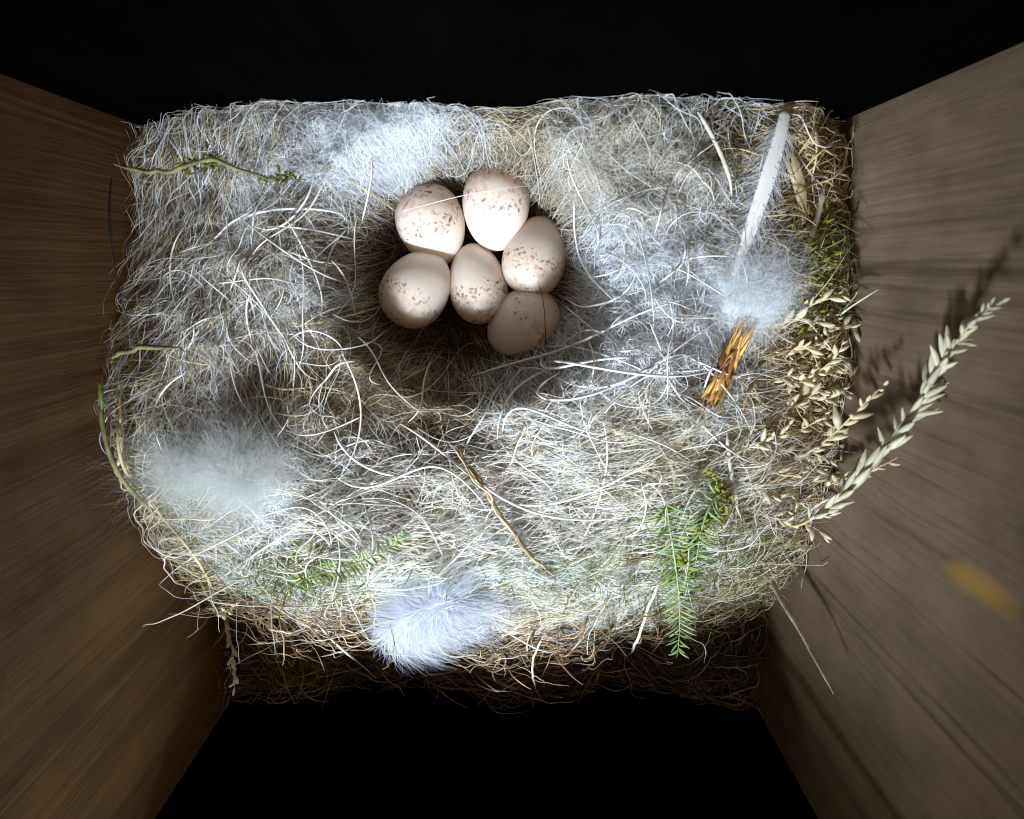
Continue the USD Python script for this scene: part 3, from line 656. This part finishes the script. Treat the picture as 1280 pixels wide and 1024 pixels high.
seed_head("grass_seed_head", [at(985, 640, 4), at(1040, 604, 8), wallx(1085, 590, 48), wallx(1122, 572, 49)], 0.7, 12, 2.6, 0.45, "seed", "lower side branch of husks beside the long pale stem")
seed_head("grass_seed_head", [at(270, 745, 3), at(286, 790, 11), at(292, 830, 17), at(293, 868, 21)], 0.8, 18, 2.8, 0.5, "seed", "narrow brown seed head hanging down at the lower left corner", spread=18)
seed_head("grass_seed_head", [at(272, 755, 3), at(255, 800, 11), at(230, 850, 16)], 0.35, 5, 2.6, 0.4, "seed", "thin stalk with few seeds trailing towards the lower left wall", spread=22)
seed_head("grass_seed_head", [at(262, 758, 5), at(280, 764, 9), at(300, 752, 9)], 0.95, 14, 1.9, 0.5, "seed", "knotted clump of husks at the lower left corner of the nest", spread=60)
seed_head("grass_seed_head", [wallx(150, 490, -57), wallx(152, 540, -56.5), at(165, 600, 3)], 0.8, 10, 2.4, 0.35, "seed", "slender seed head standing along the left wall", spread=15)
for k, (sx_, sy_) in enumerate([(1000, 425), (1012, 520), (985, 470), (1025, 545), (970, 560), (1030, 455), (1005, 600), (945, 600), (1040, 520), (1060, 470), (1020, 500), (995, 540), (1035, 560), (960, 640), (1000, 390), (930, 560), (1015, 585), (980, 450), (1030, 420), (1045, 540), (975, 525), (1022, 470), (1005, 560), (960, 585), (1048, 500), (988, 420), (1032, 590), (945, 545), (1010, 450), (965, 480)]):
    p = at(sx_, sy_, 4)
    seed_head("seed_spray", [p, p + np.array([rng.uniform(1, 3), rng.uniform(-2, 3), 1.5]) * mm, p + np.array([rng.uniform(3, 6), rng.uniform(-3, 4), 2.0]) * mm], 0.95, 7, 2.3, 0.42, "seed", "little spray of dry seed husks in the tangle along the right edge", group="seed sprays along the right edge", spread=45)

# stalks and twigs
stalk("long_grass", [wallx(128, 472, -57.5), wallx(127, 520, -57.5), wallx(142, 580, -57), at(196, 645, 3), at(240, 708, 3), at(276, 768, 4)], 0.34, "olive_stem", "long bent grass blade edging the nest along the left wall", "grass blade", n=60)
stalk("long_grass", [wallx(150, 505, -57), wallx(150, 570, -56), at(190, 632, 4), at(225, 672, 4), at(262, 728, 4), at(300, 770, 4)], 0.22, "straw", "thin straw coloured blade running beside the long bent one", "grass blade", n=60)
stalk("leaf_tip", [wallx(126, 474, -57.3), wallx(126, 490, -57), wallx(128, 512, -57)], 0.3, "leaf_green", "bright green leaf tip standing against the left wall", "leaf tip", n=16)
stalk("mossy_twig", [at(138, 205, z=26), at(180, 214, z=27), at(232, 210, z=28), at(262, 203, z=28), at(310, 213, z=27), at(345, 221, z=26), at(378, 222, z=24)], 0.27, "olive_stem", "olive mossy twig reaching from the left wall across the upper rim", "twig", n=60, wig=1.3)
stalk("mossy_twig", [at(142, 448, z=27), at(185, 434, z=28), at(236, 441, z=27)], 0.36, "olive_stem", "short yellow green twig poking at the left wall", "twig", n=30, wig=0.8)
stalk("pale_stem", on((222, 446, 4), (255, 405, 5), (285, 365, 4), (335, 330, 3)), 0.28, "pale_straw", "thick pale stem rising from the short yellow green twig", "stem")
stalk("dark_hair", [wallx(140, 222, -58), wallx(138, 300, -57.5), wallx(146, 350, -57), wallx(160, 400, -56)], 0.13, "dark_hair", "single dark hair standing against the left wall", "hair")
stalk("broken_straw", on((568, 548, 6), (592, 590, 7.5), (626, 642, 7.5), (662, 692, 7), (706, 724, 5)), 0.36, "brown_straw", "kinked golden brown straw running diagonally over the front rim", "straw", n=60, wig=1.6)
stalk("broken_straw", on((562, 556, 6.5), (600, 604, 8), (634, 655, 8), (668, 698, 7)), 0.18, "straw", "thin pale straw hugging the kinked golden brown one", "straw", n=40, wig=1.4)
stalk("dry_twig", [at(938, 655, 4), at(966, 728, z=16), at(1002, 792, z=26), at(1042, 866, z=35)], 0.5, "twig_bark", "long tapering dry twig pointing into the lower right corner", "twig", n=50, wig=0.8)
stalk("dry_twig", on((908, 540, 5), (914, 590, 6), (926, 650, 5)), 0.34, "pale_straw", "short pale dry twig standing up beside the moss strand", "twig", wig=0.8)
stalk("dry_twig", on((948, 470, 5), (932, 500, 6), (926, 525, 5)), 0.25, "brown_straw", "stubby brown twig right of the orange leaf strip", "twig")
stalk("pale_stem", on((829, 706, 5), (815, 748, 6), (800, 790, 7), (782, 822, 9)), 0.3, "pale_straw", "pale frayed stem dangling left of the hanging green sprig", "stem", wig=0.9)
stalk("pale_stem", on((678, 796, 6), (666, 830, 8), (675, 872, 12)), 0.22, "straw", "thin tan stem dangling into the gap right of the down feather", "stem", wig=0.7)
stalk("pale_stem", on((376, 752, 4), (408, 792, 7), (440, 822, 10), (470, 848, 12)), 0.22, "pale_straw", "white bent stem dangling left of the down feather", "stem")
stalk("pale_stem", on((245, 746, 3), (320, 692, 5), (400, 641, 5), (488, 590, 4)), 0.22, "pale_straw", "long straight pale stem from the lower left corner to the centre", "stem")
stalk("pale_stem", on((1010, 640, 5), (1040, 622, 7), (1050, 618, 8)), 0.2, "pale_straw", "cut pale stem end under the long seed head", "stem")
stalk("bleached_stem", on((872, 140, 5), (893, 175, 6), (908, 210, 6), (914, 245, 4)), 0.3, "pale_straw", "white curved stem at the top left of the broad quill", "stem")
stalk("bleached_stem", [at(1050, 395, 4), wallx(1072, 378, 49), wallx(1098, 362, 50.5)], 0.16, "pale_straw", "thin stem jutting onto the right wall", "stem")
stalk("dry_grass_strip", on((985, 190, 4), (1000, 235, 5), (1005, 280, 4)), 0.9, "straw", "broad tan grass strip right of the white quill", "grass strip", blade=True)
stalk("dry_grass_strip", on((1030, 235, 4), (1022, 270, 5), (1000, 330, 4)), 0.45, "pale_straw", "narrow pale grass strip above the yellow moss clump", "grass strip", blade=True)
named = [([(690, 452, 4), (760, 462, 6), (830, 470, 6), (905, 455, 4)], "smooth white hair running level from the loop to the orange strip"),
         ([(684, 462, 4), (650, 482, 5), (628, 512, 5), (622, 548, 4)], "white hair dropping from the loop past the bluish wisp"),
         ([(700, 466, 4), (672, 490, 5.5), (700, 500, 6), (760, 486, 5), (800, 470, 4)], "bent white hair just below the thick loop"),
         ([(590, 470, 3), (650, 452, 5), (720, 430, 6), (800, 392, 5), (880, 372, 4)], "long thin hair climbing from the hollow to the bright tuft"),
         ([(676, 362, 8), (682, 400, 12), (684, 440, 8)], None),
         ([(676, 447, 4), (681, 460, 5), (735, 452, 5), (800, 446, 5), (850, 452, 4)], "loop of thick white hair right under the lowest egg"),
         ([(628, 540, 4), (650, 510, 6), (690, 522, 7), (762, 541, 5)], "arched white hair over the bluish wool wisp"),
         ([(418, 540, 4), (440, 572, 5), (480, 592, 5), (540, 590, 4)], "long white hair sweeping right from the fluff scrap"),
         ([(420, 596, 4), (480, 604, 5), (548, 584, 6), (586, 608, 6), (610, 640, 4)], "wavy white hair crossing the top of the kinked straw"),
         ([(500, 530, 4), (570, 580, 6), (650, 634, 7), (740, 650, 6), (812, 640, 4)], "longest white hair, sagging across the whole front rim"),
         ([(640, 630, 4), (720, 622, 6), (790, 590, 6), (850, 555, 4)], "white hair rising to the right over the front straws"),
         ([(500, 262, 3), (548, 252, 7), (600, 238, 9), (664, 236, 5)], "thin hair lying over the two upper eggs"),
         ([(700, 470, 3), (770, 480, 5), (840, 440, 5), (905, 400, 4)], "long wavy hair rising from the cup to the bright tuft"),
         ([(300, 280, 3), (345, 262, 5), (400, 262, 5), (430, 275, 3)], "pale hair arched over the left rim's feather strip")]
for pts, lab in named:
    if lab is None:
        stalk('fine_hair', [at(672, 352, z=7), at(680, 385, z=8.0), at(682, 420, z=7.5), at(690, 452, 2)], 0.07, 'dark_hair', 'fine dark hair lying across the lowest egg', 'hair'); continue
    pts = [(p[0], p[1], p[2] + 1.6) for p in pts]
    stalk("long_hair", on(*pts) if "upper eggs" not in lab else [at(496, 264, 4), at(548, 252, z=9.5), at(600, 240, z=9.5), at(668, 234, 5)], 0.2 if "upper eggs" not in lab else 0.06, "quill_white", lab, "hair", n=44)
for k in range(120):
    cx_, cy_ = (rng.uniform(230, 460), rng.uniform(250, 480)) if k % 3 == 0 else ((rng.uniform(690, 900), rng.uniform(280, 540)) if k % 3 == 1 else (rng.uniform(300, 900), rng.uniform(520, 720)))
    a0, kap, st = rng.uniform(0, 6.28), rng.normal(0, 0.30), rng.uniform(16, 46)
    pts, px_, py_ = [], cx_, cy_
    for q in range(5):
        pts.append((px_, py_, rng.uniform(4.5, 8))); a0 += kap + rng.normal(0, 0.2)
        px_ += st * math.cos(a0); py_ += st * math.sin(a0)
    pts = [p for p in pts if 190 < p[0] < 1000 and 170 < p[1] < 770]
    if len(pts) < 3: continue
    stalk("loose_hair", on(*pts), rng.uniform(0.07, 0.15), "quill_white" if rng.random() < 0.7 else "pale_straw", "long loose pale hair curling over the nest lining", "hair", "loose hairs on the lining", n=32)
